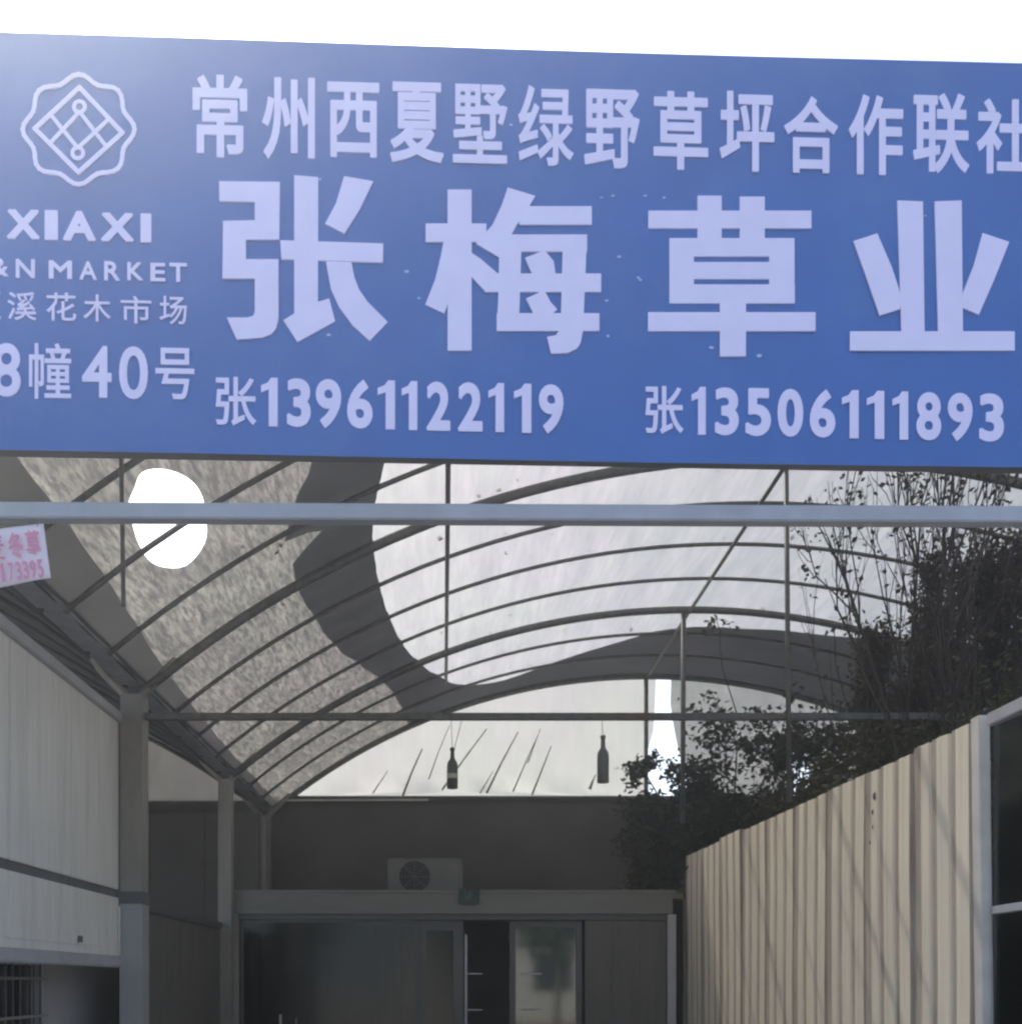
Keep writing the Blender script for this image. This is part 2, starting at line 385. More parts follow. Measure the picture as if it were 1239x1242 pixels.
xs = [(838, 855), (866, 895), (903, 934), (942, 973), (981, 1012), (1020, 1040), (1050, 1071), (1081, 1100), (1110, 1140), (1148, 1178), (1186, 1216)]
for i, (ch, (x0, x1)) in enumerate(zip('13506111893', xs)): char(ch, x0, x1, 470 + .8 * i, 528 + .85 * i, DG)
for ch, x0, x1, y0, y1 in [('X', 9, 49, 255, 291), ('I', 55, 71, 256, 292), ('A', 77, 117, 257, 293), ('X', 123, 163, 259, 294), ('I', 171, 184, 260, 295)]:
    char(ch, x0, x1, y0, y1, .045 if ch != 'I' else .03)
for ch, x0, x1, y0, y1 in [('&', -12, 11, 314, 336), ('N', 20, 43, 315, 338), ('M', 60, 88, 317, 339), ('A', 97, 118, 318, 340), ('R', 127, 146, 318, 341),
        ('K', 155, 174, 319, 341), ('E', 183, 201, 320, 342), ('T', 206, 227, 320, 343)]: char(ch, x0, x1, y0, y1, .02)
for ch, x0, x1, y0, y1 in [('夏', -32, 2, 354, 388), ('溪', 10, 45, 355, 389), ('花', 57, 93, 356, 390), ('木', 102, 135, 358, 391), ('市', 147, 184, 360, 393), ('场', 194, 227, 360, 394)]:
    char(ch, x0, x1, y0, y1, .006)
for ch, x0, x1, y0, y1, wt in [('8', -9, 26, 417, 482, .02), ('幢', 36, 87, 417, 485, .008), ('4', 100, 136, 420, 483, .02), ('0', 145, 180, 421, 485, .015), ('号', 189, 236, 423, 485, .012)]:
    char(ch, x0, x1, y0, y1, wt)
# the four big characters, cut by hand
def r4(x0, y0, x1, y1): return [(x0, y0), (x1, y0), (x1, y1), (x0, y1)]
cA = lambda x, y: s2(240 + x / 2.478, 190 + y / 2.478)
cB = lambda x, y: s2(760 + x / 2.587, 210 + y / 2.587)
zhang = [[(65, 78), (247, 80), (245, 253), (145, 253), (145, 312), (243, 312), (243, 490), (236, 518), (222, 536), (196, 547), (118, 553), (88, 487), (150, 487), (167, 482), (172, 470), (172, 370), (75, 370), (77, 197), (172, 195), (172, 140), (66, 138)],
         [(248, 255), (557, 265), (556, 322), (252, 312)],
         [(290, 60), (362, 66), (361, 440), (395, 430), (413, 498), (300, 560), (258, 495), (290, 475)],
         [(385, 318), (462, 321), (470, 365), (484, 402), (510, 440), (570, 500), (516, 557), (465, 510), (425, 455), (400, 400)],
         [(440, 63), (527, 78), (487, 160), (440, 235), (383, 205), (415, 145)]]
mei = [r4(750, 103, 822, 586), r4(684, 205, 866, 260), [(738, 255), (765, 255), (765, 405), (740, 475), (683, 448), (712, 375), (730, 300)],
       [(818, 290), (850, 312), (900, 355), (900, 410), (862, 408), (818, 360)],
       [(930, 97), (1012, 122), (985, 170), (955, 212), (905, 306), (835, 265), (885, 208), (912, 150)], r4(965, 153, 1182, 208),
       [(905, 238), (972, 238), (968, 380), (963, 524), (897, 524), (903, 400)], r4(905, 238, 1168, 289), r4(862, 355, 1210, 410), r4(897, 474, 1205, 527),
       [(1096, 238), (1168, 238), (1156, 520), (1150, 560), (1138, 580), (1110, 593), (1060, 595), (1048, 545), (1075, 540), (1086, 522), (1090, 474)],
       [(982, 308), (1040, 285), (1068, 318), (1074, 360), (1005, 360)], [(985, 430), (1040, 405), (1058, 440), (1078, 462), (1060, 480), (1010, 480)]]
cao = [r4(66, 122, 576, 177), r4(220, 75, 295, 212), r4(352, 78, 430, 212), r4(132, 208, 522, 265), r4(135, 283, 523, 336), r4(137, 353, 524, 412),
       r4(132, 208, 208, 412), r4(444, 208, 523, 412), r4(290, 400, 371, 578), r4(65, 440, 589, 499)]
ye = [[(845, 90), (925, 93), (930, 505), (858, 505)], [(962, 93), (1046, 90), (1050, 505), (973, 505)], r4(697, 500, 1212, 560),
      [(708, 217), (782, 193), (828, 300), (857, 390), (854, 430), (790, 450), (745, 320)], [(1112, 192), (1195, 220), (1145, 345), (1100, 447), (1048, 425), (1050, 380), (1085, 290)]]
for pl, cv in ((zhang, cA), (mei, cA), (cao, cB), (ye, cB)): poly_mesh(pl, .006, .007, 'character', M['letter'], sign, cv)
# emblem
def stroke(pts, wpx, closed=False):
    out = []; n = len(pts)
    for i in range(n if closed else n - 1):
        a, b = Vector(pts[i]), Vector(pts[(i + 1) % n]); d = (b - a).normalized(); q = Vector((-d.y, d.x)) * wpx / 2; e = d * wpx * .3
        out.append([tuple(a - e + q), tuple(b + e + q), tuple(b + e - q), tuple(a - e - q)])
    return out
em = []
N = 64
em += stroke([(96 + (63.5 + 4.2 * math.cos(8 * a)) * math.sin(a) * 1.0, 158 - (62.5 + 4.2 * math.cos(8 * a)) * math.cos(a)) for a in [2 * math.pi * k / N for k in range(N)]], 5.2, True)
em += stroke([(97, 107), (149, 162), (96, 210), (43, 157)], 5.4, True)
for c in ((97, 130.5), (95, 186.5)): em += stroke([(c[0] + 6.6 * math.cos(2 * math.pi * k / 16), c[1] + 6.6 * math.sin(2 * math.pi * k / 16)) for k in range(16)], 4.4, True)
em += stroke([(95, 139), (63, 173)], 4.6) + stroke([(99, 139), (129, 178)], 4.6) + stroke([(93, 178), (63, 141)], 4.6) + stroke([(98, 178), (132, 146)], 4.6)
o = poly_mesh(em, .004, .005, 'emblem', M['letter'], sign, s2)
o['label'] = 'round wavy-edged emblem holding a lattice diamond'
mb = MB()
for px, py, r in [(743, 238, 3), (729, 240, 2), (805, 240, 2.4), (493, 330, 3), (750, 312, 3), (776, 340, 2), (735, 365, 3), (737, 408, 2.5), (862, 422, 4), (920, 432, 3.6),
                  (1121, 262, 2), (388, 218, 2.4), (399, 407, 3), (508, 362, 2), (774, 337, 2.4), (620, 152, 2.4), (782, 238, 2)]:
    pts = [s2(px + r * random.uniform(.6, 1.3) * math.cos(a), py + r * random.uniform(.3, .8) * math.sin(a)) for a in [k * 1.0472 + .3 for k in range(6)]]
    n = len(mb.v); mb.add([on_board(a, b, .003) for a, b in pts] + [on_board(a, b, .0015) for a, b in pts], [tuple(range(6))[::-1]] + [(k, (k + 1) % 6, (k + 1) % 6 + 6, k + 6) for k in range(6)])
o = P(mb, 'residue_flecks', M['fleck'], sign); o['kind'] = 'stuff'

# ------------------------------------------------------------------ steel beam with posts below the sign
bt = thing('portal_frame', 'grey square steel beam running right across just below the blue sign', 'steel frame', (0, 3.72, 0))
a, b = at(0, 622, 3.70), at(1239, 627, 3.74); d = (b - a)
a2, b2 = a - d * .22, b + d * .16
P(MB().bar(a2, b2, .055, .058), 'beam', M['beam'], bt, bevel=.004)
for p in (a2, b2):
    P(MB().box(p.x - .04, p.x + .04, p.y - .04, p.y + .04, 0, 4.75), 'post', M['beam'], bt)
for px in (147,):
    p = at(px, 735, 4.0)
    P(MB().tube([(p.x, 4.0, 3.70), (p.x + .01, 4.0, p.z)], .009, 8), 'hanger_rod', M['pipe'], bt)
    P(MB().tube([(p.x, 3.72, 3.70), (p.x, 4.0, 3.70)], .009, 8), 'rod_arm', M['pipe'], bt)

# flyer
fl = thing('paper_flyer', 'small white paper flyer with pink print hanging below the steel beam', 'flyer', at(20, 675, 3.68))
fc = [at(-60, 648, 3.68), at(53, 635, 3.68), at(63, 702, 3.68), at(-50, 719, 3.68)]
vs = []; fs = []; n = 8
for j in range(n + 1):
    for i in range(n + 1):
        u, v_ = i / n, j / n
        p = fc[3] * (1 - u) * (1 - v_) + fc[2] * u * (1 - v_) + fc[1] * u * v_ + fc[0] * (1 - u) * v_
        vs.append(p + Vector((0, .010 * math.sin(u * 5) * (1 - v_), 0)))
for j in range(n):
    for i in range(n):
        k = j * (n + 1) + i; fs.append((k, k + 1, k + n + 2, k + n + 1))
o = P(MB().add(vs, fs), 'paper', M['paper'], fl, smooth=True)
md = o.modifiers.new('thickness', 'SOLIDIFY'); md.thickness = .0012
U = (fc[1] - fc[0]); Vd = (fc[3] - fc[0])
def fly(ch, u0, u1, v0, v1, wt):
    v, f = glyph(ch, wt)
    x0, x1 = min(p[0] for p in v), max(p[0] for p in v); y0, y1 = min(p[1] for p in v), max(p[1] for p in v)
    tr = lambda s, z, out: fc[0] + U * s + Vd * z + Vector((0, -.014 - out, 0))
    vv = [(u0 + (p[0] - x0) / (x1 - x0) * (u1 - u0), v1 - (p[1] - y0) / (y1 - y0) * (v1 - v0)) for p in v]
    raise_flat(vv, f, .0006, .0006, 'character', M['pink'], fl, tr)
fly('麦', .32, .57, .12, .56, .012); fly('冬', .61, .77, .12, .56, .02); fly('草', .80, .95, .12, .54, .02)
for i, ch in enumerate('91173395'):
    fly(ch, .34 + i * .078, .34 + i * .078 + (.060 if ch != '1' else .035), .62, .93, .02)
P(MB().tube([fc[1] + Vector((-.02, 0, -.01)), fc[1] + Vector((-.02, .02, .05))], .003, 6), 'tie_wire', M['cord'], fl)

# ------------------------------------------------------------------ the arched tunnel
tun = thing('arched_greenhouse', 'long arched greenhouse roof of pipes and pale film over the passage', 'greenhouse', (XM, 7.4, 0))
def arc(Y, r, x0=GX, x1=2 * XM - GX, n=48, dz=0):
    return [(x, Y, vz(x, r) + dz) for x in [XM + (r) * math.sin(t) for t in [math.asin((x0 - XM) / r) + (math.asin((x1 - XM) / r) - math.asin((x0 - XM) / r)) * i / n for i in range(n + 1)]]]
for i, Y in enumerate(YH):
    heavy = i in (0, 4, 8, 11)
    r = .033 if heavy else .0155
    mb = MB().tube(arc(Y, RV - r - .004), r, 8)
    P(mb, 'hoop', M['pipe'], tun, smooth=True)
P(MB().tube([(XM, Y0, ZA - .055), (XM, Y1, ZA - .055)], .015), 'ridge_purlin', M['pipe'], tun, smooth=True)
P(MB().tube([(.012, 4.2, vz(0) - .052), (-.01, 9.9, vz(0) - .052)], .0155), 'purlin', M['pipe'], tun, smooth=True)
P(MB().tube([(2 * XM, 4.2, vz(0) - .052), (2 * XM, Y1, vz(0) - .052)], .0155), 'purlin', M['pipe'], tun, smooth=True)
# tie bars and king posts
zt = 3.255
P(MB().bar((GX - .02, 6.4, zt), (2 * XM - GX, 6.4, zt), .042, .040), 'tie_bar', M['pipe'], tun)
P(MB().tube([(2.11, 6.37, ZA - .05), (2.13, 6.37, 2.72)], .016), 'king_post', M['pipe'], tun, smooth=True)
P(MB().tube([(XM - .05, 9.04, ZA - .05), (XM - .06, 9.04, 3.0)], .022), 'king_post', M['pipe'], tun, smooth=True)
P(MB().tube([(XM, Y1 - .05, ZA - .05), (XM, Y1 - .05, 3.0)], .024), 'king_post', M['pipe'], tun, smooth=True)
# gutters and posts
P(MB().bar((GX - .06, Y0, ZG + .02), (GX - .06, Y1, ZG + .02), .14, .06), 'gutter', M['galv'], tun)
P(MB().bar((2 * XM - GX, Y0, ZG + .02), (2 * XM - GX, Y1, ZG + .02), .14, .06), 'gutter', M['galv'], tun)
PX = -1.955
for k, (Y, wd) in enumerate([(3.76, .13), (6.4, .135), (9.05, .115), (11.0, .11)]):
    for x in (PX, 2 * XM - GX):
        mb = MB().box(x - wd / 2, x + wd / 2, Y - wd / 2, Y + wd / 2, .02, 3.38)
        mb.tube([(x - .26, Y, 3.62), (x - .16, Y, 3.50), (x - .06, Y, 3.40), (x, Y, 3.30)], .03, 8)
        mb.tube([(x + .26, Y, 3.62), (x + .16, Y, 3.50), (x + .06, Y, 3.40), (x, Y, 3.30)], .03, 8)
        o = P(mb, 'post', M['post'], tun)
        if x < 0 and Y < 9:
            mb = MB().box(x - wd / 2 - .008, x + wd / 2 + .008, Y - wd / 2 - .008, Y + wd / 2 + .008, 2.08, 2.155)
            P(mb, 'post_collar', M['seam'], o)
            P(MB().box(x - wd / 2 - .003, x + wd / 2 + .003, Y - wd / 2 - .003, Y + wd / 2 + .003, .02, 2.078 if Y < 7 else 1.3), 'lower_sleeve', M['post2'], o)
# covers, cut out of one curved sheet (x, y) and bent over the hoops
def spline(pts, n=6):
    out = []; m = len(pts)
    for i in range(m - 1):
        p0, p1, p2, p3 = (Vector(pts[min(m - 1, max(0, i + k))]) for k in (-1, 0, 1, 2))
        for k in range(n):
            t = k / n; out.append(tuple(.5 * ((2 * p1) + (p2 - p0) * t + (2 * p0 - 5 * p1 + 4 * p2 - p3) * t * t + (3 * p1 - p0 - 3 * p2 + p3) * t ** 3)))
    return out + [tuple(pts[-1])]
EDGE1 = spline([(-.55, Y0), (-.60, 4.6), (-.68, 5.18), (-.80, 5.45), (-.93, 5.86)]) + [(-.80, 5.90), (-.73, 5.95), (-.84, 6.06)] + spline([(-.93, 6.16), (-.95, 6.54), (-.92, 7.07), (-.86, 7.75), (-.75, 8.35), (-.62, 8.99), (-.52, 9.6), (-.45, 10.4), (-.42, Y1)])
EDGE2 = spline([(6.18, 7.2), (5.4, 7.5), (4.9, 8.1), (4.5, 8.7), (4.0, 9.05), (3.59, 9.31), (2.77, 9.50), (2.2, 9.58), (1.74, 9.86), (1.3, 10.19), (.91, 10.46), (.49, 10.57), (.15, 10.33), (-.06, 9.81), (-.24, 9.15), (-.37, 8.44), (-.44, 7.71), (-.47, 6.97), (-.46, 6.34), (-.42, 5.94), (-.34, 5.53), (-.28, 4.8), (-.25, Y0)])
def wob(p, k): return [(x + .002 * math.sin(i * 2.3 + k) + .0015 * math.sin(i * 5.1), y) if 0 < i < len(p) - 1 else (x, y) for i, (x, y) in enumerate(p)]
EDGE1 = wob(EDGE1, 0); EDGE2 = wob(EDGE2, 1)
EDGE0 = [(-1.66, Y0), (-1.68, 4.6), (-1.71, 5.34), (-1.77, 6.41), (-1.81, 8.09), (-1.82, Y1)]
OUT = {
 'band': [(-1.905, Y0)] + EDGE0 + [(-1.905, Y1)],
 'hole': [(-1.41, 4.61), (-1.35, 4.54), (-1.27, 4.61), (-1.21, 4.75), (-1.19, 4.93), (-1.22, 5.19), (-1.28, 5.39), (-1.40, 5.47), (-1.50, 5.29), (-1.52, 5.09), (-1.49, 4.85), (-1.46, 4.69)],
 'black': EDGE1 + [(6.18, Y1)] + EDGE2,
 'net': EDGE0 + EDGE1[::-1],
}
def inside(p, poly):
    c = False; n = len(poly)
    for i in range(n):
        (x0, y0), (x1, y1) = poly[i], poly[(i + 1) % n]
        if (y0 > p[1]) != (y1 > p[1]) and p[0] < (x1 - x0) * (p[1] - y0) / (y1 - y0) + x0: c = not c
    return c
def smooth(poly, n=4):
    out = []; m = len(poly)
    for i in range(m):
        p0, p1, p2, p3 = (Vector(poly[(i + k) % m]) for k in (-1, 0, 1, 2))
        for k in range(n):
            t = k / n; out.append(tuple(.5 * ((2 * p1) + (p2 - p0) * t + (2 * p0 - 5 * p1 + 4 * p2 - p3) * t * t + (3 * p1 - p0 - 3 * p2 + p3) * t ** 3)))
    return out
OUT['hole'] = smooth(OUT['hole'])
def dens(poly, step=.08, jag=0):
    out = []
    for i in range(len(poly)):
        a, b = Vector(poly[i]), Vector(poly[(i + 1) % len(poly)]); n = max(1, int((b - a).length / step))
        for k in range(n):
            p = a.lerp(b, k / n)
            if jag and 0 < k and abs(p.y - Y0) > .05 and abs(p.y - Y1) > .05 and -1.85 < p.x < 6.1: p += Vector((random.uniform(-jag, jag), random.uniform(-jag, jag)))
            out.append(p)
    return out
verts = []; edges = []
def sag(x, y):
    """film hangs slightly between the hoops and wrinkles"""
    k = (y - YH[0]) / .66; f = k - math.floor(k)
    s = -.014 * math.sin(math.pi * f) ** 1.0 + .0035 * math.sin(x * 9 + 3 * math.floor(k)) * math.sin(math.pi * f)
    return s
ny = 44; nxg = 90
for j in range(ny + 1):
    for i in range(nxg + 1):
        verts.append(Vector((GX - .005 + (2 * XM - 2 * GX + .01) * i / nxg, Y0 + (Y1 - Y0) * j / ny)))
REG = {}
for k in ('band', 'hole', 'black', 'net'):
    pl = dens(OUT[k]) if k in ('band',) else dens(OUT[k]); REG[k] = [tuple(p) for p in pl]
    n0 = len(verts); verts += pl; edges += [(n0 + i, n0 + (i + 1) % len(pl)) for i in range(len(pl))]
r = delaunay_2d_cdt(verts, edges, [], 0, 1e-5, False)
V2, T2 = r[0], r[2]
sets = {'film': [], 'band': [], 'black': [], 'net': []}
for t in T2:
    c = (sum(V2[i].x for i in t) / 3, sum(V2[i].y for i in t) / 3)
    if inside(c, REG['hole']) or max(V2[i].x for i in t) - min(V2[i].x for i in t) > .3: continue
    for k in ('band', 'black', 'net'):
        if inside(c, REG[k]): sets[k].append(t); break
    else: sets['film'].append(t)
for k, nm, lb in (('film', 'film_cover', 'clean white plastic film'), ('band', 'edge_sheet', 'dark grey sheet along the gutter'),
              ('black', 'black_net', 'black shade net curving round the white film'), ('net', 'grey_net', 'dusty grey shade net with an oval hole torn in it')):
    used = sorted({i for t in sets[k] for i in t}); mp = {a: i for i, a in enumerate(used)}
    mb = MB().add([(V2[i].x, V2[i].y, vz(V2[i].x) + sag(V2[i].x, V2[i].y)) for i in used], [tuple(mp[i] for i in t) for t in sets[k]])
    o = P(mb, nm, M[k], tun, smooth=True); o['label'] = lb

# gable cloth at the far end
GY = 11.06
def gable(name, m, outline, label, xm=XM, top=-.03):
    vs = [Vector(p) for p in outline]; n = len(vs)
    g2 = vs + [Vector((x, z)) for x in [a * .2 - 2 for a in range(45)] for z in [3.65 + .2 * q for q in range(7)] if inside((x, z), outline)]
    r = delaunay_2d_cdt(g2, [(i, (i + 1) % n) for i in range(n)], [], 0, 1e-5, False)
    tr = [t for t in r[2] if inside((sum(r[0][i].x for i in t) / 3, sum(r[0][i].y for i in t) / 3), outline)]
    mb = MB().add([(p.x, GY + .015 * math.sin(p.x * 7 + p.y * 2) * math.sin(p.y * 5), p.y) for p in r[0]], tr)
    o = P(mb, name, m, tun, smooth=True); o['label'] = label; return o
zb = 3.55
xl = [GX + i * (2.26 - GX) / 24 for i in range(25)]
gable('gable_sheet', M['gable'], [(x, vz(x) - .01) for x in xl] + [(2.25, 4.6), (2.23, 4.3), (2.17, 4.1), (2.18, 3.9), (2.14, zb), (GX, zb)], 'white film closing the far gable')
xr = [2.42 + i * (6.1 - 2.42) / 20 for i in range(21)]
gable('gable_net', M['gable_grey'], [(x, vz(x) - .01) for x in xr] + [(6.1, zb), (3.92, zb), (3.90, 4.0), (3.80, 4.25), (3.72, 4.3), (3.70, 4.0), (3.73, zb), (2.70, zb), (2.58, 3.85), (2.50, 4.1), (2.44, 4.4), (2.41, 4.6)], 'greyer net closing the right side of the far gable')

# ------------------------------------------------------------------ neighbouring bay to the left
nb = thing('neighbouring_greenhouse', 'dark covered neighbouring greenhouse bay seen behind the left wall', 'greenhouse', (-6, 7.4, 0))
XN = GX - .1 - 4.04
def vn(x): return ZA - RV + math.sqrt(RV * RV - (x - XN) ** 2)
xs_ = [XN - 4.03 + 8.06 * i / 30 for i in range(31)]
mb = MB(); vs = [(x, y, vn(x)) for y in (Y0, 5.0, 6.4, 7.7, 9.05, Y1) for x in xs_]
fs = [(j * 31 + i, j * 31 + i + 1, j * 31 + 32 + i, j * 31 + 31 + i) for j in range(5) for i in range(30)]
P(mb.add(vs, fs), 'black_cover', M['black'], nb, smooth=True)
for i, Y in enumerate(YH):
    P(MB().tube([(x, Y, vn(x) - .03) for x in xs_], .024 if i in (0, 4, 8, 11) else .014, 8), 'hoop', M['darkpipe'], nb, smooth=True)
mb = MB(); vs = [(x, GY, vn(x) - .01) for x in xs_] + [(x, GY, 3.55) for x in xs_]
P(mb.add(vs, [(i, i + 1, i + 32, i + 31) for i in range(30)]), 'gable_sheet', M['gable_dim'], nb)

# ------------------------------------------------------------------ back walls
bw = thing('back_wall', 'dark rendered wall closing the far end of the passage above the doors', 'wall', (2, 11.2, 0))
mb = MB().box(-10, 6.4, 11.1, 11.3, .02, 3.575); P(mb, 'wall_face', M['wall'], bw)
P(MB().box(-1.90, 6.4, 11.03, 11.31, 3.578, 3.60), 'capping', M['seam'], bw)
P(MB().bar((-1.75, 11.0, 3.545), (-.2, 11.0, 3.55), .02, .018), 'highlight_strip', M['post_and_light'], bw)  # highlight line under the wall top, put in as a pale bar

# ------------------------------------------------------------------ door front
df = thing('glazed_shop_front', 'low glazed shop front with pale header under the far arch', 'shop front', (0, 9.2, 0))
FY = 9.2
zh0, zh1 = at(0, 1109, FY).z, at(0, 1081, FY).z
X = lambda px, Y=FY: (px - 542) / 1240 * Y
P(MB().box(X(270), X(814), FY - .06, FY + .10, zh0, zh1), 'header', M['header'], df, bevel=.006)
P(MB().box(X(270), X(818), FY - .072, FY - .055, zh1 - .02, zh1 + .006), 'header_lip', M['header'], df)
P(MB().box(X(280), X(291), FY - .05, FY + .08, .02, zh0 - .002), 'jamb', M['post'], df)
P(MB().box(X(808), X(818), FY - .05, FY + .08, .02, zh0 - .002), 'jamb', M['trim'], df)
P(MB().box(-1.9, 2.15, FY + .105, 11.09, zh1 - .06, zh1 - .01), 'flat_roof', M['room'], df)
P(MB().box(-2.0, 2.2, 10.95, 11.09, .02, zh1 - .065), 'room_wall', M['room'], df)
P(MB().box(-2.04, -1.98, FY + .11, 10.94, .02, zh1 - .065), 'room_wall', M['room'], df)
P(MB().box(2.15, 2.2, FY + .11, 10.94, .02, zh1 - .065), 'room_wall', M['room'], df)
P(MB().box(X(292), X(807), FY - .03, FY + .05, zh0 - .05, zh0 - .003), 'track', M['frame'], df)
zd = zh0 - .055
def leaf(x0, x1, Y, gm, fw=.045, fm='frame', lab=None, name='glass_door'):
    f = MB().box(X(x0), X(x0) + fw, Y - .02, Y + .02, .05, zd).box(X(x1) - fw, X(x1), Y - .02, Y + .02, .05, zd)
    f.box(X(x0) + fw, X(x1) - fw, Y - .018, Y + .018, zd - fw, zd - .001).box(X(x0) + fw, X(x1) - fw, Y - .018, Y + .018, .05, .15)
    o = P(f, name, M[fm], df)
    if lab: o['label'] = lab
    p = MB().box(X(x0) + fw, X(x1) - fw, Y - .004, Y + .004, .15, zd - fw); P(p, 'pane', gm, o)
    return o
leaf(293, 506, FY + .0, M['glass2'], .02, lab='smoked glass door leaf at the left')
leaf(504, 562, FY + .045, M['glass2'], .09)
leaf(618, 706, FY + .045, M['mirror'], .055, lab='glass door leaf mirroring the trees outside')
o = P(MB().box(X(709), X(807), FY - .015, FY + .03, .05, zd), 'solid_panel', M['part'], df)
for px in (742, 775): P(MB().box(X(px), X(px) + .008, FY - .022, FY - .0155, .05, zd), 'panel_rib', M['frame'], o)
o = P(MB().bar((X(565), FY + .02, .1), (X(565), FY + .02, 2.02), .022, .022), 'door_edge', M['trim'], df)
for py in (1181, 1225):
    z = at(0, py, FY).z; P(MB().bar((X(567), FY + .03, z), (X(585), FY + .03, z), .012, .012), 'shelf_bracket', M['trim'], df)
    P(MB().bar((X(632), FY + .015, z), (X(657), FY + .015, z), .012, .012), 'door_rail', M['trim'], df)
P(MB().tube([(X(341), FY - .04, .9), (X(341), FY - .04, 1.30)], .012), 'pull_handle', M['trim'], df, smooth=True)
P(MB().tube([(X(360), FY - .04, .9), (X(360), FY - .04, 1.27)], .008), 'pull_handle', M['header'], df, smooth=True)
# counter inside the room
rc = thing('storage_rack', 'dim storage rack standing behind the shop front glass', 'rack', (-.9, 10.5, 0))
for z in (.5, 1.0, 1.5, 2.0): P(MB().box(-1.6, -.4, 10.4, 10.8, z, z + .03), 'shelf', M['header'], rc)
for x in (-1.6, -.42):
    for y in (10.4, 10.77): P(MB().box(x - .021, x - .001, y, y + .03, .02, 2.1), 'upright', M['header'], rc)

cu_ = thing('door_curtain', 'dim grey curtain hanging inside the left glass door', 'curtain', (X(470), 9.6, 0))
mb = MB(); vs = []; n = 60
for z in (.3, 2.1):
    for i in range(n): vs.append((X(418) + (X(500) - X(418)) * i / (n - 1), 9.42 + .022 * math.sin(i * .9) + .008 * math.sin(i * 2.3), z))
P(mb.add(vs, [(i, i + 1, n + i + 1, n + i) for i in range(n - 1)]), 'cloth', M['header'], cu_, smooth=True)
P(MB().tube([(X(410), 9.42, 2.11), (X(504), 9.42, 2.11)], .01), 'rail', M['trim'], cu_)
# emergency sign
ex = thing('exit_sign', 'tiny green running man exit sign fixed to the door header', 'exit sign', (X(568), FY - .08, at(0, 1087, FY).z))
P(MB().box(X(556), X(581), FY - .095, FY - .074, at(0, 1097, FY).z, at(0, 1079, FY).z), 'casing', M['green'], ex)
mb = MB(); zc = at(0, 1088, FY).z; xc = X(568); q = FY - .097
mb.box(xc - .035, xc - .03, q, q + .0015, zc - .035, zc + .035).box(xc - .03, xc + .035, q, q + .0015, zc + .03, zc + .035)
mb.bar((xc - .005, q, zc + .005), (xc + .015, q, zc + .02), .003, .012).bar((xc - .005, q, zc + .003), (xc - .02, q, zc - .03), .003, .009).bar((xc, q, zc), (xc + .02, q, zc - .025), .003, .009)
mb.bar((xc + .01, q, zc + .012), (xc + .032, q, zc + .002), .003, .007).lathe([(.001, -.008), (.008, 0), (.001, .008)], (xc + .02, q - .002, zc + .028), 8)
P(mb, 'running_man', M['greenpic'], ex)

# air conditioner outdoor unit on the flat roof
ac = thing('air_conditioner', 'old off-white outdoor air conditioner unit on the flat roof over the doors', 'air conditioner', (-.25, 10.3, zh1))
YA = 10.2; ax0, ax1 = X(470, YA), X(561, YA); az0, az1 = zh1 + .03, at(0, 1041, YA).z
P(MB().box(ax0, ax1, YA, YA + .3, az0, az1), 'casing', M['white'], ac, bevel=.012)
cx, cz, rr = ax0 + .27, (az0 + az1) / 2 + .01, .155
prof = [(rr, 0), (rr + .02, 0), (rr + .02, .012), (rr, .012)]
def disc(r, y0, y1, m, n, par, seg=28):
    mb = MB(); vs = [(cx + r * math.cos(2 * math.pi * k / seg), y, cz + r * math.sin(2 * math.pi * k / seg)) for y in (y0, y1) for k in range(seg)]
    mb.add(vs, [tuple(range(seg)), tuple(range(seg, 2 * seg))[::-1]] + [(k, (k + 1) % seg, seg + (k + 1) % seg, seg + k) for k in range(seg)])
    return P(mb, n, m, par)
fan = disc(rr, YA - .004, YA + .001, M['dark'], 'fan_recess', ac)
mb = MB()
for r_ in (.04, .07, .10, .13, .155):
    mb.tube([(cx + r_ * math.cos(t * .2618), YA - .012, cz + r_ * math.sin(t * .2618)) for t in range(25)], .0022, 5)
for t in range(8): mb.bar((cx, YA - .012, cz), (cx + rr * math.cos(t * .785), YA - .012, cz + rr * math.sin(t * .785)), .004, .004)
P(mb, 'fan_grille', M['cord'], fan)
for x in (ax0 + .1, ax1 - .14): P(MB().box(x, x + .05, YA + .02, YA + .28, zh1 - .008, az0 - .001), 'foot', M['frame'], ac)
P(MB().box(ax1 - .12, ax1 - .03, YA - .006, YA - .001, az1 - .14, az1 - .06), 'badge_plate', M['header'], ac)

# ------------------------------------------------------------------ left panel wall
lw = thing('sandwich_panel_wall', 'upper wall of pale grey upright panels along the left side', 'wall', (-2.0, 5, 1.7))
LX = -2.03; ylist = [2.2, 3.1, 3.95, 4.75, 5.53, 6.33]
ztop = lambda y: 3.24; ts = .055
for a, b in zip(ylist[:-1], ylist[1:]):
    for z0, z1 in ((1.80, 2.115), (2.165, 3.20)):
        z0b = z0
        o = P(MB().box(LX - .06, LX, a + .005, b - .005, z0b, z1), 'panel', M['panel'], lw, bevel=.004)
for y in ylist[1:-1]:
    P(MB().box(LX - .03, LX - .008, y - .0049, y + .0049, 1.8, 3.2), 'joint_strip', M['seam'], lw)
P(MB().box(LX - .05, LX - .012, 2.2, 6.33, 2.1155, 2.1645), 'seam_channel', M['seam'], lw)
P(MB().box(LX - .07, LX + .022, 2.2, 6.34, 3.201, 3.262), 'top_rail', M['trim'], lw, bevel=.006)
P(MB().box(LX - .07, LX + .016, 2.2, 6.34, 1.685, 1.755), 'bottom_trim', M['trim'], lw, bevel=.008)
P(MB().box(LX - .06, LX + .004, 2.2, 6.335, 1.756, 1.799), 'bottom_trim', M['panel'], lw)
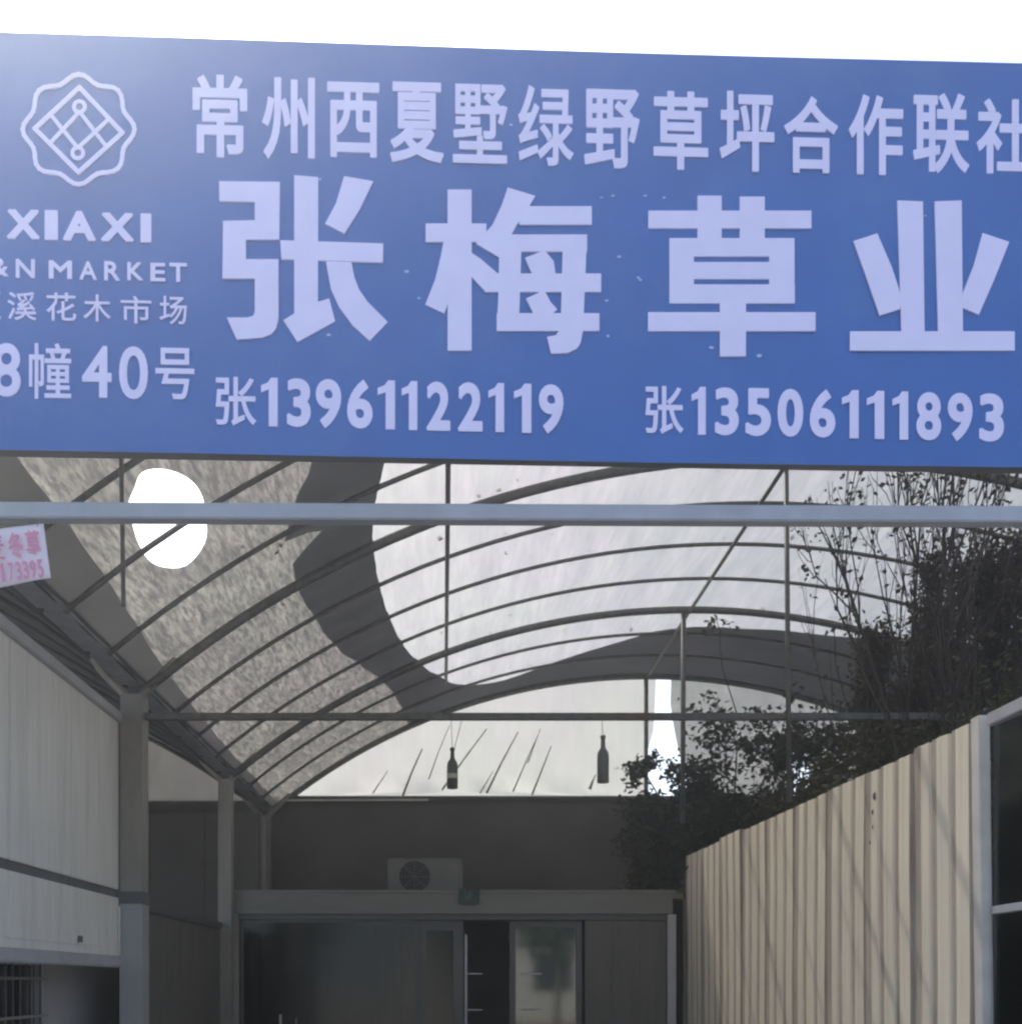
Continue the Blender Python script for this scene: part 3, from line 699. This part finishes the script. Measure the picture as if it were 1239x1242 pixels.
P(MB().box(LX - .055, LX + .006, 6.331, 6.345, 1.8, 3.2), 'end_strip', M['seam'], lw)
P(MB().box(LX + .004, LX + .016, 6.30, 6.312, 1.76, 2.06), 'light_slit_strip', M['post_and_light'], lw)  # slit of light beside the post, built as a pale strip
P(MB().box(LX + .001, LX + .02, 5.62, 5.65, 1.815, 1.85), 'bracket', M['seam'], lw)
# lower recessed wall with barred window
rw = thing('recessed_lower_wall', 'darker grey wall set back below the pale panels', 'wall', (-2.4, 5, 0))
RX = -2.32; wy0, wy1, wz0, wz1 = 4.6, 5.86, .9, 1.72
P(MB().box(RX - .1, RX, 2.0, wy0, .02, 2.0), 'wall_face', M['lower'], rw)
P(MB().box(RX - .1, RX, wy1, 8.9, .02, 2.0), 'wall_face', M['lower'], rw)
P(MB().box(RX - .1, RX, wy0 + .001, wy1 - .001, .02, wz0), 'wall_face', M['lower'], rw)
P(MB().box(RX - .1, RX, wy0 + .001, wy1 - .001, wz1 + .03, 2.0), 'wall_face', M['lower'], rw)
P(MB().box(RX - .001, LX - .072, 2.2, 6.34, 1.93, 1.99), 'soffit', M['lower'], rw)
bwn = thing('barred_window', 'small dark window with thin upright security bars low on the left', 'window', (RX, 5.2, .9))
P(MB().box(RX - .06, RX - .05, wy0, wy1, wz0, wz1), 'pane', M['glass2'], bwn)
P(MB().box(RX - .3, RX - .26, wy0 - .3, wy1 + .3, wz0 - .3, wz1 + .3), 'dark_interior', M['room'], bwn)
f = MB().box(RX - .05, RX + .01, wy0, wy0 + .04, wz0, wz1).box(RX - .05, RX + .01, wy1 - .03, wy1 - .002, wz0, wz1)
f.box(RX - .05, RX + .01, wy0 + .04, wy1 - .03, wz0, wz0 + .04).box(RX - .05, RX + .01, wy0 + .04, wy1 - .03, wz1 - .03, wz1)
P(f, 'window_frame', M['trim'], bwn)
n = 13
for i in range(n):
    y = wy0 + .09 + i * (wy1 - wy0 - .17) / (n - 1)
    P(MB().tube([(RX + .022, y, wz0 + .02), (RX + .022, y, wz1 - .02)], .006, 6), 'bar', M['pipe'], bwn)
for z in (1.615, 1.405, 1.2, 1.0): P(MB().box(RX + .03, RX + .036, wy0, wy1, z - .008, z + .008), 'cross_bar', M['post'], bwn)
# low partition further back
lp = thing('low_partition', 'dim low partition running between the left posts to the shop front', 'partition', (-2, 8, 0))
yb = [6.48, 7.1, 7.75, 8.4, 8.98]
for a, b in zip(yb[:-1], yb[1:]): P(MB().box(-2.04, -1.99, a + .003, b - .003, .02, 2.06), 'board', M['part'], lp)
P(MB().box(-2.06, -1.97, 6.48, 8.98, 2.061, 2.115), 'top_rail', M['frame'], lp)
# tall adjoining room block behind it
tb = thing('rear_cabin', 'dim board clad cabin rising behind the low left partition', 'cabin', (-3, 10, 0))
for i in range(6): P(MB().box(-5.2 + i * .55, -4.655 + i * .55, 10.35, 10.4, .02, 3.30), 'board', M['wall'], tb)
for px in (308, 318): P(MB().box(X(px, 10.6), X(px, 10.6) + .035, 10.58, 10.62, 2.44, 3.3), 'slim_post', M['trim'], tb)

# ------------------------------------------------------------------ right corrugated fence
rf = thing('corrugated_fence', 'cream corrugated steel fence along the right side of the passage', 'fence', (2.25, 7, 0))
A, B = Vector((2.315, 4.50)), Vector((2.17, 9.30))
fd = (B - A).normalized(); fn = Vector((-fd.y, fd.x)); L = (B - A).length
if fn.x > 0: fn = -fn
ns = 9; pitch = .155
for k in range(ns):
    s0, s1 = L * k / ns, L * (k + 1) / ns - .002
    top = 2.735 + random.uniform(-.012, .012); mb = MB(); prof = []
    nr = 3; p_ = (s1 - s0) / nr
    for i in range(nr):
        b0 = s0 + i * p_
        prof += [(b0, 0), (b0 + p_ * .05, -.026), (b0 + p_ * .15, -.026), (b0 + p_ * .20, 0), (b0 + p_ * .50, .001), (b0 + p_ * .58, .004), (b0 + p_ * .74, .004), (b0 + p_ * .82, 0)]
    prof.append((s1, 0)); vs = []; lean = random.uniform(-.006, .006); rows = [.05, .8, 1.6, 2.2, top]
    for th in (0, -.0015):
        for z in rows:
            for s, o_ in prof:
                p = A + fd * s + fn * (o_ + th + .003 * (k % 2) + lean * (z / 2.7) + .004 * math.sin(z * 3 + k))
                vs.append((p.x, p.y, z + (random.uniform(-.002, .002) if z == top else 0)))
    n = len(prof); m_ = len(rows); fs = []
    for t in range(2):
        for j in range(m_ - 1):
            for i in range(n - 1):
                q = t * n * m_ + j * n + i; fs.append((q, q + 1, q + n + 1, q + n))
    for i in range(n - 1):
        q = (m_ - 1) * n + i; fs.append((q, q + 1, q + 1 + n * m_, q + n * m_))
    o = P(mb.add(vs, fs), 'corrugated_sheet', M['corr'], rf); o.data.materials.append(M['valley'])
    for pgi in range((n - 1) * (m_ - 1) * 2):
        if (pgi % (n - 1)) % 7 in (0, 1, 2): o.data.polygons[pgi].material_index = 1  # groove faces get the painted shade colour
def fp(s, o_=0): p = A + fd * s + fn * o_; return (p.x, p.y)
for z in (.6, 1.6, 2.55):
    a_, b_ = fp(0, -.06), fp(L, -.06); P(MB().bar((*a_, z), (*b_, z), .04), 'back_rail', M['galv'], rf)
# a small dark tear with hanging strip on the sheets
mb = MB()
for px, py, r_ in ((1063, 966, .012), (1061, 985, .008), (1060, 1003, .006), (1058, 1022, .009)):
    # position along the fence
    u = (px - 542) / 1240; s = 0
    for it in range(400):
        q = A + fd * (L * it / 400)
        if q.x / q.y <= u: s = L * it / 400; break
    q = A + fd * s; z = 1.6 + (1190 - py) / 1240 * q.y; q2 = fp(s, .009)
    mb.lathe([(.001, -r_ * 2), (r_ * .7, -r_), (r_, 0), (r_ * .5, r_ * 1.6), (.001, r_ * 2)], (q2[0], q2[1], z), 7)
o = P(mb, 'dark_stain_scabs', M['seam'], rf); o['kind'] = 'stuff'

# near post and glazed screen on the right
gs = thing('dark_glazed_screen', 'tall screen of dark panes in a pale steel frame at the right edge', 'screen', (2.33, 4, 0))
zt0 = at(1186, 872, 4.46).z
mb = MB(); p0 = (2.325, 4.46)
vs = []
for z, dx in ((.02, .03), (zt0 + .01, -.008)):
    for ex_, ey in ((-.016, -.03), (.034, -.03), (.034, .04), (-.016, .04)): vs.append((p0[0] + ex_ + dx, p0[1] + ey, z))
P(mb.add(vs, [(0, 1, 2, 3), (4, 5, 6, 7), (0, 1, 5, 4), (1, 2, 6, 5), (2, 3, 7, 6), (3, 0, 4, 7)]), 'post', M['post_and_light'], gs, bevel=.004)
P(MB().bar((2.345, 4.40, zt0 - .02), (2.42, 2.6, zt0 + .02), .05, .055), 'top_rail', M['trim'], gs, bevel=.004)
P(MB().bar((2.36, 4.405, 1.905), (2.44, 2.6, 1.93), .035, .035), 'mid_rail', M['trim'], gs, bevel=.003)
for z0, z1 in ((1.925, zt0 - .05), (.1, 1.885)):
    P(MB().add([(2.35, 4.40, z0), (2.425, 2.6, z0), (2.425, 2.6, z1), (2.35, 4.40, z1), (2.356, 4.40, z0), (2.431, 2.6, z0), (2.431, 2.6, z1), (2.356, 4.40, z1)],
       [(0, 1, 2, 3), (7, 6, 5, 4), (0, 3, 7, 4), (1, 5, 6, 2)]), 'pane', M['glass2'], gs)
P(MB().box(2.40, 2.50, 2.55, 2.65, .02, zt0 + .02), 'post', M['post_and_light'], gs)
P(MB().add([(2.52, 4.45, .05), (2.58, 2.6, .05), (2.58, 2.6, zt0 - .03), (2.52, 4.45, zt0 - .03), (2.55, 4.45, .05), (2.61, 2.6, .05), (2.61, 2.6, zt0 - .03), (2.55, 4.45, zt0 - .03)],
   [(0, 1, 2, 3), (7, 6, 5, 4), (0, 3, 7, 4), (1, 5, 6, 2), (3, 2, 6, 7)]), 'backing_sheet', M['dark'], gs)

# ------------------------------------------------------------------ bottles hung from the tie bar
def bottle(px, y_top, y_bot, slim, label, lab):
    c = at(px, y_bot, 6.4); h = (y_bot - y_top) / 1240 * 6.4
    t = thing('hanging_bottle', label, 'bottle', c, 'bottles hung from the tie bar')
    r = .034 if not slim else .037
    prof = [(.001, 0), (r, .004), (r, h * .55), (r * .9, h * .64), (r * .42, h * .74), (r * .34, h * .93), (r * .45, h * .94), (r * .45, h), (.001, h)]
    P(MB().lathe(prof, c, 16), 'glass_body', M['bottle'] if lab else M['bottle2'], t, smooth=True)
    if lab: P(MB().lathe([(r + .001, h * .25), (r + .0012, h * .36)], c, 16), 'label_patch', M['label'], t)
    P(MB().tube([(c.x, 6.4, c.z + h - .01), (c.x - .01, 6.4, zt + .025)], .0022, 5), 'string', M['cord'], t)
    if lab: P(MB().tube([(c.x, 6.4, c.z + h * .8), (c.x + .07, 6.4, zt + .02)], .002, 5), 'string', M['cord'], t)
bottle(548.5, 907, 957, False, 'dark glass bottle with a pale label hanging on strings in the middle of the arch', True)
bottle(731, 892, 950, True, 'plain slim grey bottle hanging from the tie bar just left of the leafy bush', False)

# canes leaning on the gable film
for i, (x0, y0, x1, y1, r) in enumerate([(488, 966, 512, 908, .010), (590, 962, 628, 888, .010), (582, 962, 598, 935, .006), (645, 964, 668, 905, .008), (622, 960, 652, 892, .006),
        (536, 958, 590, 884, .009), (452, 962, 470, 935, .006), (520, 945, 545, 880, .005), (715, 957, 722, 940, .012), (640, 925, 655, 884, .005)]):
    a = at(x0, y0, 11.0); b = at(x1, y1, 11.02)
    r *= 1.35; mid = (a + b) / 2 + Vector((random.uniform(-.01, .01), 0, 0))
    lb = ['darkest of the canes leaning on the gable film, far left', 'long dark cane leaning behind the tie bar', 'short thin cane beside the long dark one', 'slanting cane right of the middle group',
          'faint thin cane in the middle group', 'long slim cane just right of the labelled bottle', 'short faint cane at the left corner of the film', 'very thin cane above the labelled bottle',
          'short thick stick stub beside the slim bottle', 'short thin cane high up under the tie bar'][i]
    o = MB(); o.tube([a, mid, b], r, 6, r * .5)
    ob = thing('bamboo_cane', lb, 'cane', a, 'canes leaning against the far gable film')
    P(o, 'stem', M['stake'], ob, smooth=True)

# ------------------------------------------------------------------ plants
def leaf_faces(mb, c, size, rnd):
    d = Vector((rnd.gauss(0, 1), rnd.gauss(0, 1), rnd.gauss(0, .7))).normalized(); s = d.cross(Vector((rnd.gauss(0, 1), rnd.gauss(0, 1), rnd.gauss(0, 1)))).normalized()
    n = d.cross(s); L_ = size * rnd.uniform(.7, 1.3); W = L_ * rnd.uniform(.22, .34)
    mb.add([c - d * L_ / 2, c + s * W + n * W * .3, c + d * L_ / 2, c - s * W + n * W * .3, c], [(0, 1, 4), (1, 2, 4), (2, 3, 4), (3, 0, 4)])
def branch(mb, leaves, p, d, length, r, depth, rnd, lsize, ldens, tips, up=.25, spread=.6, zmax=99, xmin=-99):
    n = 5; pts = [p]
    for i in range(n):
        d = (d + Vector((rnd.gauss(0, .13), rnd.gauss(0, .13), rnd.gauss(0, .07) + up * .12))).normalized(); q = pts[-1] + d * length / n
        if q.z > min(zmax, vz(min(6, max(-1.8, q.x))) - .08 if q.y < 11.05 else 99): break
        q.x = max(q.x, xmin)
        if q.y < 11 and q.x < 2.42 + (0 if q.z > 2.85 else 9) and q.z < 2.85: q.x = max(q.x, 2.42)
        pts.append(q)
    if len(pts) < 2: return
    mb.tube(pts, r, 5 if depth else 7, r * .45)
    if leaves is not None and depth <= 1:
        for _ in range(int(ldens * length * (2 if depth == 0 else 1))):
            k = rnd.random() * (len(pts) - 1); i = int(k); c = pts[i].lerp(pts[min(i + 1, len(pts) - 1)], k - i)
            leaf_faces(leaves, c + Vector((rnd.gauss(0, .035), rnd.gauss(0, .035), rnd.gauss(0, .035))), lsize, rnd)
    if depth > 0:
        for k in range(tips):
            t = rnd.uniform(.25, 1); i = min(len(pts) - 2, int(t * (len(pts) - 1))); c = pts[i].lerp(pts[i + 1], t * (len(pts) - 1) - i)
            nd = (d + Vector((rnd.gauss(0, spread), rnd.gauss(0, spread), rnd.gauss(0, spread * .6)))).normalized()
            branch(mb, leaves, c, nd, length * rnd.uniform(.4, .65), r * .5, depth - 1, rnd, lsize, ldens, max(2, tips - 1), up, spread, zmax, xmin)

def leafy(name, label, cat, base, h, seedn, nlimb, crowns, lsize, lm, group=None, trunk_r=.035):
    """evergreen: trunk, limbs reaching every crown lobe, leaves scattered in the lobes with gaps"""
    rnd = random.Random(seedn); t = thing(name, label, cat, base, group)
    mb = MB(); base = Vector(base); top = base + Vector((0, 0, h))
    mb.tube([base, base.lerp(top, .5) + Vector((.05, 0, 0)), top], trunk_r, 8, trunk_r * .5)
    lv = MB()
    for (cx_, cy_, cz_, rx, ry, rz, nl) in crowns:
        c = Vector((cx_, cy_, cz_)); st = base.lerp(top, rnd.uniform(.6, 1))
        mb.tube([st, st.lerp(c, .5) + Vector((0, 0, .05)), c], trunk_r * .5, 6, .006)
        tw = max(6, nl // 45)
        for k in range(tw):
            d = Vector((rnd.gauss(0, 1), rnd.gauss(0, 1), rnd.gauss(0, 1))).normalized(); rr_ = rnd.uniform(.5, 1.15)
            e = c + Vector((d.x * rx, d.y * ry, d.z * rz)) * rr_
            if e.z > vz(max(-1.8, min(6, e.x))) - .06 and e.y < 11: e.z = vz(max(-1.8, min(6, e.x))) - .08
            mb.tube([c, c.lerp(e, .5) + Vector((0, 0, .02)), e], .006, 4, .002)
            for q in range(nl // tw):
                f = rnd.uniform(.35, 1.03) ; pth = c.lerp(e, f)
                p = pth + Vector((rnd.gauss(0, .05), rnd.gauss(0, .05), rnd.gauss(0, .045)))
                leaf_faces(lv, p, lsize, rnd)
    P(mb, 'branches', M['bark'], t); P(lv, 'leaves', lm, t)
    return t
leafy('evergreen_shrub', 'dark leafy evergreen spilling over the far end of the corrugated fence', 'shrub', (2.75, 9.9, 0), 3.1, 3, 6,
      [(2.3, 9.7, 3.62, .45, .35, .25, 420), (1.88, 9.8, 3.62, .24, .3, .24, 300), (2.75, 9.7, 3.85, .55, .4, .50, 800), (3.2, 9.8, 3.95, .55, .4, .55, 900), (2.5, 9.8, 3.05, .62, .5, .40, 2600),
       (2.0, 9.75, 2.95, .36, .4, .34, 2000), (2.9, 9.6, 3.15, .6, .5, .35, 2200), (2.0, 9.9, 3.25, .34, .3, .24, 800), (2.36, 9.7, 3.40, .26, .2, .16, 700), (1.93, 9.7, 2.66, .26, .3, .26, 1200), (2.05, 9.6, 2.72, .3, .3, .3, 1200)], .062, M['leaf'])
leafy('evergreen_shrub', 'dark bushy evergreen in the middle behind the corrugated fence', 'shrub', (3.5, 9.2, 0), 3.2, 5, 6,
      [(3.3, 9.3, 3.7, .5, .5, .5, 900), (3.75, 9.2, 3.7, .5, .5, .6, 1300), (3.2, 8.8, 3.0, .6, .5, .35, 1900), (3.8, 8.9, 3.2, .5, .5, .5, 1900), (2.85, 8.6, 2.85, .35, .4, .25, 1000), (4.3, 9.2, 3.7, .5, .5, .6, 2200)], .062, M['leaf'])

def twiggy(label, x, y, h, seedn, stems, lm='leaf2', dens_=6):
    rnd = random.Random(seedn); t = thing('twiggy_shrub', label, 'shrub', (x, y, 0), 'bare twiggy shrubs behind the fence')
    mb = MB(); lv = MB()
    for k in range(stems):
        p = Vector((x + rnd.gauss(0, .12), y + rnd.gauss(0, .15), 0)); d = Vector((rnd.gauss(0, .03), rnd.gauss(0, .03), 1)).normalized()
        q = p + d * 2.2; q.x = max(q.x, 2.5)
        mb.tube([p, p.lerp(q, .5), q], .015, 6, .012)
        branch(mb, lv, q, d, (h - 2.2) * rnd.uniform(.8, 1.1), .0125, 2, rnd, .042, dens_, 7, 1.1, .24, h, x - .3)
    P(mb, 'stems', M['twig'], t); P(lv, 'leaves', M[lm], t); return t
specs = [(2.66, 5.9, 4.78, 2), (2.86, 6.0, 4.80, 2), (3.08, 6.1, 4.75, 2), (3.35, 6.5, 4.3, 7), (3.6, 6.6, 4.4, 7), (3.3, 7.3, 4.15, 6), (3.75, 7.6, 4.3, 7), (4.1, 7.4, 4.35, 6), (4.4, 8.2, 4.2, 8), (3.6, 8.2, 3.9, 8), (3.85, 6.6, 4.35, 7)]
names = ['slender bare shrub with its tip touching the film, leftmost of the tall ones', 'tall bare shrub second along behind the fence', 'tall bare shrub crossing the steel beam, third along', 'branching twiggy shrub near the dark glazed screen',
         'thick twiggy shrub above the dark glazed screen', 'twiggy shrub halfway along behind the fence', 'dense twiggy shrub behind the tall bare ones', 'dense brown twiggy shrub toward the right edge', 'far twiggy shrub against the black net',
         'low dark twiggy shrub beside the evergreen', 'twiggy shrub at the right edge of the photo']
for i, ((x, y, h, st), nm) in enumerate(zip(specs, names)): twiggy(nm, x, y, h, 20 + i, st, dens_=3 if i < 3 else 8)
# dense hedge mass low down behind the fence
rnd = random.Random(99); lv = MB(); mb = MB()
for k in range(15000):
    y = rnd.uniform(4.9, 9.6); x = 2.55 + abs(rnd.gauss(0, .7)); z = rnd.uniform(1.8, 3.05) + .12 * math.sin(y * 3) + .16 * (x - 2.5) + abs(rnd.gauss(0, .09))
    if x < 6: leaf_faces(lv, Vector((x, y, z)), .045 if y < 6.5 else .065, rnd)
for k in range(160):
    y = rnd.uniform(4.9, 9.6); x = 2.6 + abs(rnd.gauss(0, .6))
    mb.tube([(x, y, 0), (x + rnd.gauss(0, .05), y, 1.6), (x + rnd.gauss(0, .12), y + rnd.gauss(0, .1), rnd.uniform(2.8, 3.6))], .008, 4, .003)
hd = thing('hedge', 'dense dark hedge packed behind the corrugated fence', 'hedge', (3.2, 7.2, 0))
P(mb, 'stems', M['twig'], hd); P(lv, 'leaves', M['leaf'], hd)

# ------------------------------------------------------------------ across the road behind the viewer (seen mirrored in the door glass)
bb = thing('roadside_building', 'pale low building across the road, mirrored in the door glass', 'building', (10, -24, 0))
P(MB().box(-2, 26, -30, -24, 0, 4.2), 'wall', M['render'], bb)
P(MB().box(-2.4, 26.4, -30.4, -23.6, 4.2, 4.5), 'roof', M['rooftile'], bb)
for i in range(7): P(MB().box(0 + i * 3.6, 1.6 + i * 3.6, -24.0, -23.96, 1.2, 2.8), 'window', M['glass2'], bb)
for i, (x, y) in enumerate([(-12, -17), (-5, -18), (.5, -17), (3.6, -15.5), (8.2, -19), (13, -17)]):
    rnd = random.Random(200 + i); t = thing('roadside_tree', ['roadside tree at the far end of the row across the road', 'second roadside tree across the road', 'roadside tree facing the glass doors across the road', 'roadside tree mirrored in the middle of the door glass', 'roadside tree before the pale building', 'last roadside tree in front of the pale building'][i], 'tree', (x, y, 0), 'roadside trees across the road')
    mb = MB().tube([(x, y, 0), (x + .1, y, 1.5), (x, y, 3)], .16, 8, .08); lv = MB()
    for k in range(900):
        d = Vector((rnd.gauss(0, 1), rnd.gauss(0, 1), rnd.gauss(0, 1))).normalized() * rnd.uniform(.4, 1)
        leaf_faces(lv, Vector((x + d.x * 1.7, y + d.y * 1.7, 4.0 + d.z * 1.9)), .4, rnd)
    P(mb, 'trunk', M['bark'], t); P(lv, 'crown', M['leaf3'], t)

# leaf litter lying on the film
rnd = random.Random(5); mb = MB()
for k in range(260):
    x = rnd.uniform(-1.6, 5.6); y = rnd.uniform(4, 10.9) 
    if rnd.random() < .6: f_ = round((y - YH[0]) / .66); y = YH[0] + .66 * f_ + rnd.gauss(0, .05)
    if inside((x, y), REG['hole']): continue
    leaf_faces(mb, Vector((x, y, vz(x) + sag(x, y) + .012)), rnd.uniform(.02, .055), rnd)
o = P(mb, 'leaf_litter', M['leaf2'], tun); o['kind'] = 'stuff'
# sprigs reaching to the second heavy hoop
for px, py, nl, lb in ((872, 752, 26, 'larger leafy sprig touching the underside of the middle heavy hoop'), (1011, 748, 7, 'tiny sprig of two or three leaves at the right of the middle heavy hoop')):
    rnd = random.Random(px); c = at(px, py + 12, 9.1); t = thing('vine_sprig', lb, 'sprig', c); mb = MB(); lv = MB()
    mb.tube([c + Vector((.25, .3, -.7)), c + Vector((.05, .1, -.3)), c, c + Vector((-.03, 0, .10))], .006, 5, .003)
    for k in range(nl): leaf_faces(lv, c + Vector((rnd.gauss(0, .09 if nl > 10 else .05), rnd.gauss(0, .06), rnd.uniform(-.06, .12))), .07, rnd)
    P(mb, 'stem', M['twig'], t); P(lv, 'leaves', M['leaf'], t)

# ------------------------------------------------------------------ thin haze
hm = bpy.data.materials.new('air_haze'); hm.use_nodes = True; hn = hm.node_tree; hn.nodes.remove(hn.nodes['Principled BSDF'])
pv = hn.nodes.new('ShaderNodeVolumePrincipled'); pv.inputs['Color'].default_value = (.87, .94, 1.0, 1)
pv.inputs['Density'].default_value = HAZE; pv.inputs['Anisotropy'].default_value = .82
hn.links.new(pv.outputs[0], hn.nodes['Material Output'].inputs['Volume'])
tag(MB().box(-301, 301, -301, 301, -1, 8.0).build('haze', hm), kind='stuff')
